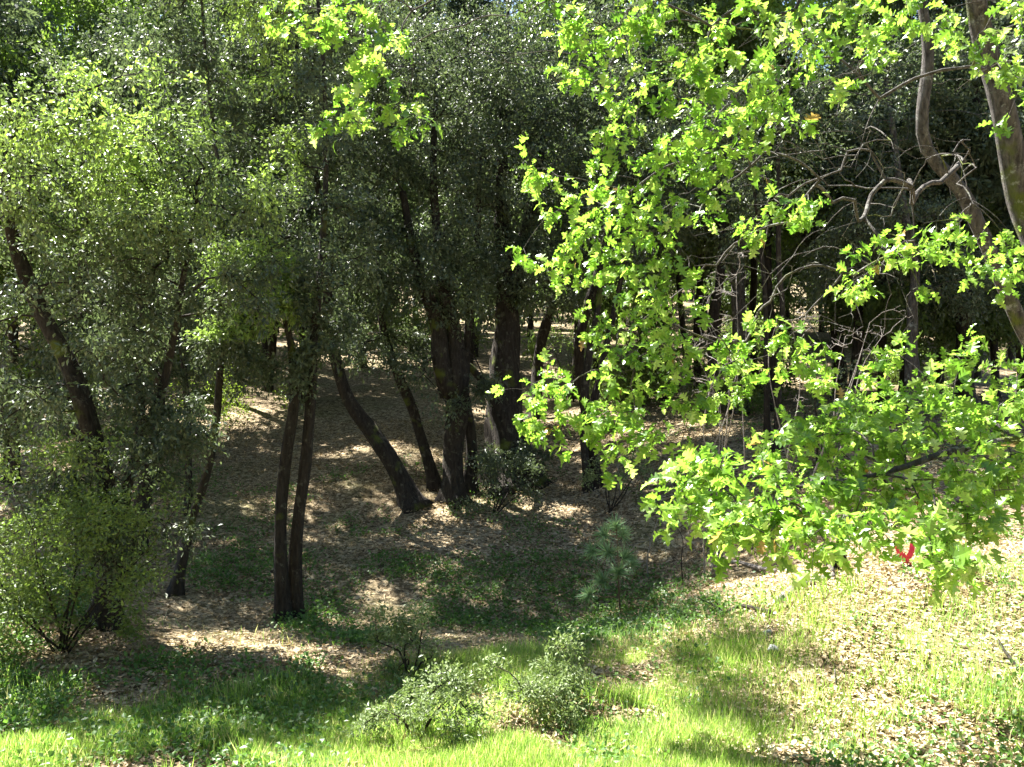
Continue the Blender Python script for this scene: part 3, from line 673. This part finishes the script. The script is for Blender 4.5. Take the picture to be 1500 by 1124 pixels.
ob = stem((1640, 820, 10.6, 46), (1570, 620, 10.5, 36), (1490, 470, 10.4, 30), (1440, 345, 10.3, 28), (1400, 280, 10.2, 27), (1362, 220, 10.1, 25), (1350, 165, 10, 24), (1362, 80, 9.9, 22), (1340, -60, 9.7, 14))
ocb = stem((1620, 900, 6.6, 36), (1600, 760, 6.6, 30), (1560, 660, 6.5, 26), (1500, 645, 6.3, 18), (1400, 660, 6.15, 13), (1290, 695, 5.95, 9), (1160, 715, 5.8, 6))
black_oak([oa], clus(LA, 4, 19, 6.6, 8.2, 21), bare_pts([(500, 5), (1000, 10), (1450, 100), (1300, 260), (1050, 230), (800, 120)], 120, 6.8, 8.4, 5), 'tall black oak with thick grey leaning trunk and bright leaf sprays across the canopy')
black_oak([ob], clus(LB, 4, 18, 6.9, 8.3, 22), bare_pts([(950, 250), (1200, 160), (1450, 200), (1420, 330), (1300, 560), (1150, 450), (1000, 560)], 260, 7.2, 9.6, 6), 'crooked mottled-trunk black oak with bright leaf sprays hanging before the dark wood')
black_oak([ocb], np.concatenate([clus(LC2, 3, 13, -1, 0, 23), clus(LC, 3, 14, 6.6, 7.2, 24)]), bare_pts([(1050, 700), (1300, 620), (1480, 640), (1400, 780), (1200, 780)], 25, 5.9, 6.5, 8), 'low black oak limb of sunlit yellow-green leaves spreading over the dappled bank', lsize=.108, droop=.12, per=7)

# ------------------------------------------------------------------ pine seedling
def pine(base, trunk, tufts, label):
    root = link('pine_seedling', None, loc=base); tag(root, label, 'pine')
    s = smooth_path(trunk, .06); v, l, t = sweep(s, 8, .08, .2, 2); link('trunk', mesh_np('trunk', v-base, l, t, M['pinebark'], True), root)
    for (p, sc_) in tufts:
        k = int(np.argmin(np.linalg.norm(s[:, :3]-(p-np.array([0, 0, .07])), axis=1))); a = s[k, :3]
        if np.linalg.norm(a-p) > .04:
            br = smooth_path([np.r_[a, .007], np.r_[(a+p)/2-[0, 0, .02], .006], np.r_[p, .004]], .05); v, l, t = sweep(br, 6, .05, 0, 1)
            link('branch', mesh_np('branch', v-base, l, t, M['pinebark'], True), root)
        dirv = nrm((p-a)*np.array([1, 1, .3])+np.array([0, 0, .12])) if np.linalg.norm(a-p) > .04 else np.array([0, 0, 1.])
        n = 150; ax = nrm(R.normal(size=(n, 3)))+dirv*.55; ax[:, 2] += .05
        P = p-dirv*R.uniform(0, .07, (n, 1)); tm = (np.array([[.022, 0, 0], [.026, .55, .0], [0, 1, -.10], [-.026, .55, 0], [-.022, 0, 0]]), [[0, 1, 3, 4], [1, 2, 3]])
        link('needle_tuft', leaves_mesh('needle_tuft', tm, P-base, frames(ax, R.normal(size=(n, 3))), sc_*R.uniform(.6, 1.35, n), M['needle'], R.random(n)), root)
b = hit(909, 904); dP = b[1]
tr = [np.r_[b-[0, 0, .05], .013], np.r_[at(906, 850, dP), .011], np.r_[at(905, 810, dP), .008], np.r_[at(902, 764, dP), .005]]
jit = lambda: R.uniform(-.13, .13)
tf = [(at(x, y, dP+j), s) for x, y, s, j in [(902, 769, .17, 0), (884, 783, .17, -.1), (914, 782, .17, .12), (890, 809, .20, -.18), (866, 807, .17, .1), (917, 814, .17, .08), (881, 849, .18, -.12), (906, 838, .18, -.15), (860, 870, .17, 0), (928, 825, .14, .15)]]
pine(b, tr, tf, 'young pine seedling with long needle tufts on a thin bare stem')

# ------------------------------------------------------------------ small things on the bank
def stick(name, pts, label, cat, mat='dead', sides=7, twigs=0, tl=.2, group=None):
    s = smooth_path(pts, .06); base = s[0, :3]; root = link(name, None, loc=base); tag(root, label, cat, group)
    v, l, t = sweep(s, sides, .16, 0, int(base[0]*31) % 17); link('stem', mesh_np('stem', v-base, l, t, M[mat], True), root)
    for k in range(twigs):
        i = int(len(s)*(.3+.65*k/max(twigs, 1))); p = s[min(i, len(s)-1)]; dr = nrm(R.normal(size=3)+np.array([0, 0, .5])); q = p[:3]+dr*tl*R.uniform(.5, 1.2)
        m = (p[:3]+q)/2+R.normal(size=3)*.03
        v, l, t = sweep(smooth_path([np.r_[p[:3], p[3]*.6], np.r_[m, p[3]*.45], np.r_[q, p[3]*.2]], .05), 5, .1, 0, k)
        link('twig', mesh_np('twig', v-base, l, t, M[mat], True), root)
    return root
def lay(pxs, w, lift=0.):
    out = []
    for k, (px, py) in enumerate(pxs):
        p = hit(px, py); r = w/2/F*p[1]*(1-.5*k/len(pxs)); out.append(np.r_[p[0], p[1], p[2]+r*.7+lift, r])
    return out
stick('fallen_log', lay([(1142, 886), (1165, 866), (1190, 856), (1222, 846)], 13), 'short weathered grey log lying below the charred stump', 'log', sides=10)
stick('fallen_branch', lay([(1135, 845), (1105, 838), (1075, 830), (1040, 838)], 7, .05), 'curved dead branch lying under the low oak leaves', 'branch', twigs=4)
stick('fallen_branch', lay([(1130, 905), (1085, 895), (1062, 905), (1040, 890)], 6, .04), 'dark crooked dead branch behind the two stones', 'branch', 'bark', twigs=5)
stick('fallen_branch', lay([(1068, 947), (1045, 935), (1022, 920)], 5, .03), 'straight short stick lying in the pale leaves left of the two stones', 'branch', 'bark')
stick('fallen_branch', lay([(1510, 1000), (1490, 985), (1470, 960), (1462, 945)], 6, .04), 'dark stick lying in the dappled leaves of the open bank', 'branch', 'bark', twigs=1)
p = hit(1226, 1010); stick('stake', [np.r_[p-[0, 0, .03], .012], np.r_[p+[-.01, 0, .08], .011], np.r_[p+[-.02, 0, .17], .006]], 'small pale pointed stake standing in the dappled leaves', 'stake')
p = hit(950, 848); stick('dead_sapling', [np.r_[p-[0, 0, .03], .012], np.r_[at(948, 820, p[1]), .011], np.r_[at(956, 785, p[1]), .009], np.r_[at(966, 752, p[1]), .006], np.r_[at(968, 735, p[1]), .004]], 'leafless thin dead sapling right of the pine seedling', 'dead sapling', twigs=6, tl=.3)
p = hit(1000, 852); stick('dead_sapling', [np.r_[p-[0, 0, .03], .010], np.r_[at(998, 820, p[1]), .009], np.r_[at(1000, 790, p[1]), .006], np.r_[at(985, 760, p[1]), .004]], 'leafless dark stem under the tip of the low oak limb', 'dead sapling', 'bark', twigs=3, tl=.25)
p = hit(908, 728); stick('dead_sapling', [np.r_[p-[0, 0, .02], .016], np.r_[at(907, 705, p[1]), .015], np.r_[at(905, 680, p[1]), .010]], 'short pale leafless stem in the shade uphill of the pine seedling', 'dead sapling')

# charred stump
p = hit(1225, 832); st = [np.r_[p-[0, 0, .06], .13], np.r_[p+[0, 0, .08], .105], np.r_[p+[.01, .02, .19], .095], np.r_[p+[.02, .02, .27], .07]]
root = link('stump', None, loc=p); tag(root, 'charred black stump with a pale root under the low oak limb', 'stump')
v, l, t = sweep(smooth_path(st, .05), 14, .25, .5, 3); link('trunk', mesh_np('trunk', v-p, l, t, M['char'], True), root)
v, l, t = sweep(smooth_path([np.r_[p+[-.08, -.1, .2], .02], np.r_[p+[-.13, -.16, .11], .028], np.r_[p+[-.12, -.25, -.02], .025]], .04), 8, .15, 0, 5); link('root', mesh_np('root', v-p, l, t, M['dead'], True), root)

# two stones
import bmesh
def stone(p, r, label, seed):
    bm = bmesh.new(); bmesh.ops.create_icosphere(bm, subdivisions=3, radius=1); rg = np.random.default_rng(seed)
    offs = [(nrm(rg.normal(size=3)), rg.uniform(.55, .85)) for _ in range(9)]
    for v in bm.verts:
        c = np.array(v.co)
        for n_, h_ in offs:
            dd = c@n_
            if dd > h_: c = c-n_*(dd-h_)*.85
        v.co = Vector(c*np.array([r, r*.8, r*.68])+np.array([0, 0, r*.3]))
    me = bpy.data.meshes.new('stone'); bm.to_mesh(me); bm.free(); me.materials.append(M['stone'])
    o = link('stone', me, loc=p); o.rotation_euler = (0, 0, seed); tag(o, label, 'stone')
stone(hit(1124, 930), .055, 'smaller pale rounded stone just behind the bigger grey one', 3)
stone(hit(1131, 958), .085, 'bigger rounded grey stone lying in leaves in front of the smaller pale one', 8)

# red ribbon on a twig stake
p = hit(1326, 826); root = link('marker_ribbon', None, loc=p); tag(root, 'crumpled red plastic ribbon on a thin stick below the low oak limb', 'ribbon')
def strip(pts, w, nm):
    pts = np.array(pts); t = nrm(np.gradient(pts, axis=0)); sd = nrm(np.cross(t, np.array([.2, 1., .3])))
    k = np.linspace(0, 1, len(pts))[:, None]; a = pts-sd*w/2*(1-.3*k); c = pts+sd*w/2*(1-.3*k)+np.array([0, .012, 0])
    n = len(pts); v = np.concatenate([a, c]); q = [[i, i+1, n+i+1, n+i] for i in range(n-1)]
    link(nm, mesh_np(nm, v, np.array(q).ravel(), np.full(n-1, 4), M['red'], True), root)
u = p[1]/F
strip([[0, 0, .12*0+u*8], [-u*6, -.02, u*12], [-u*11, -.03, u*20], [-u*12, .0, u*26]], u*9, 'ribbon_tail')
strip([[-u*3, 0, u*5], [u*4, -.02, u*9], [u*9, -.01, u*18], [u*12, .02, u*29]], u*9, 'ribbon_tail')
strip([[-u*7, -.03, u*14], [-u*2, -.05, u*6], [u*5, -.05, u*3], [u*8, -.03, u*9]], u*11, 'ribbon_knot')
v, l, t = sweep(smooth_path([np.r_[0, 0, -.03, .006], np.r_[-u*12, .02, u*24, .005], np.r_[-u*30, .04, u*44, .004]], .05), 6, .1, 0, 2); link('stick', mesh_np('stick', v, l, t, M['dead'], True), root)

# ------------------------------------------------------------------ ground cover
def sample_ground(n, ylo, yhi, keep, ypow=1., margin=.62):
    y = ylo+(yhi-ylo)*R.random(n)**ypow; x = R.uniform(-1, 1, n)*(margin*y+.3)
    k = R.random(n) < keep(x, y); x, y = x[k], y[k]
    return np.stack([x, y, gz(x, y)], 1)

def grass_density(x, y):
    lip = 10.0+.35*np.clip(x, -3, 3)*.5
    near = 1-sstep(lip-1.2-1.1*sstep(0, 2.5, -x), lip+.5-1.1*sstep(0, 2.5, -x), y)
    side = (1-.9*sstep(1.3, 2.8, x+(vnoise(x*.9, y*.9, 14)-.5)*1.8-(8.2-y)*.35))
    n = vnoise(x*.9, y*.9, 12)*.6+vnoise(x*2.6, y*2.6, 13)*.4
    return np.clip(near*side*sstep(.33-.13*(np.abs(x) < 2.6), .58-.13*(np.abs(x) < 2.6), n)+.004, 0, 1)
P = sample_ground(520000, 6.2, 11.8, grass_density); n = len(P)
tb = np.array([[.5, 0, 0], [.38, .5, .03], [0, 1, .22], [-.38, .5, .03], [-.5, 0, 0]])*np.array([.05, 1, 1])
ax = R.normal(size=(n, 3))*.28; ax[:, 2] = 1; hgt = (.07+.17*vnoise(P[:, 0]*1.3, P[:, 1]*1.3, 15)**1.3)*R.uniform(.5, 1.35, n)
tint = np.clip(vnoise(P[:, 0]*.8, P[:, 1]*.8, 16)*.6+R.random(n)*.35, 0, .9); tint[R.random(n) < .2] = 1
o = link('grass', leaves_mesh('grass', (tb, [[0, 1, 3, 4], [1, 2, 3]]), P-[0, 0, .01], frames(ax, R.normal(size=(n, 3))), hgt, M['grass'], tint)); tag(o, 'bright spring grass growing along the near bank', 'grass', kind='stuff')

P = sample_ground(150000, 6, 24, lambda x, y: np.clip((.35+.65*sstep(.3, .6, vnoise(x*1.2, y*1.2, 17)))*(1-.7*grass_density(x, y))*(1-.6*(y > 10.3)*(y < 14)*(x < 1.5)), 0, 1), 1.3); n = len(P)  # pale litter thinned in the hollow to darken it in place of shade
ax = R.normal(size=(n, 3)); ax[:, 2] *= .25; no = R.normal(size=(n, 3))*.45; no[:, 2] += 1
tint = np.clip(R.beta(2.2, 2., n)*.8+.25*(vnoise(P[:, 0]*.7, P[:, 1]*.7, 18)-.3)+.22*sstep(-.5, 1.5, P[:, 0])*(P[:, 1] < 12), 0, 1)
o = link('leaf_litter', leaves_mesh('leaf_litter', T_DEAD, P+[0, 0, .015]+R.random((n, 1))*[0, 0, .03], frames(ax, no), R.uniform(.028, .075, n), M['litter'], tint)); tag(o, 'pale dead oak leaves littering the forest floor', 'leaf litter', kind='stuff')

# leafy ground cover
def forb_density(x, y):
    px = 750+x/y*F; nn = vnoise(x*1.1, y*1.1, 19)
    a = sstep(.45, .7, nn)*(.35-.22*(x > .8)*(y < 11))+((y > 10.)*(y < 15)*(x < 2.5))*.8*sstep(.3, .6, nn)  # weeds also thickened in the hollow, their dark green standing in for shade
    b_ = ((px < 470)*(y < 12.5)*(y > 7.3))*sstep(.3, .55, nn)*.9
    c = ((px > 1150)*(y < 12))*sstep(.5, .7, nn)*.12
    return np.clip(a+b_+c, 0, 1)
C = sample_ground(30000, 6, 20, forb_density, 1.2); per = 9; n = len(C)*per
c = np.repeat(C, per, 0); off = R.normal(size=(n, 3))*[.07, .07, .0]; P = c+off; P[:, 2] += R.uniform(.02, .17, n)*np.repeat(R.uniform(.3, 1, len(C)), per)
ax = off*6+R.normal(size=(n, 3))*.5; ax[:, 2] += .2; no = R.normal(size=(n, 3))*.4; no[:, 2] += 1
tw = (T_SIMPLE[0]*np.array([1.5, 1, 1]), T_SIMPLE[1])
o = link('ground_cover', leaves_mesh('ground_cover', tw, P, frames(ax, no), R.uniform(.03, .065, n), M['forb'], R.random(n))); tag(o, 'low leafy green weeds scattered over the gully floor', 'weeds', kind='stuff')

tri = sum(len(o.data.loops)-2*len(o.data.polygons) for o in sc.objects if o.type == 'MESH' and o.data.users)
print('OBJECTS', len(sc.objects), 'TRIS(with copies)', tri, 'UNIQUE', sum(len(m.loops)-2*len(m.polygons) for m in bpy.data.meshes))
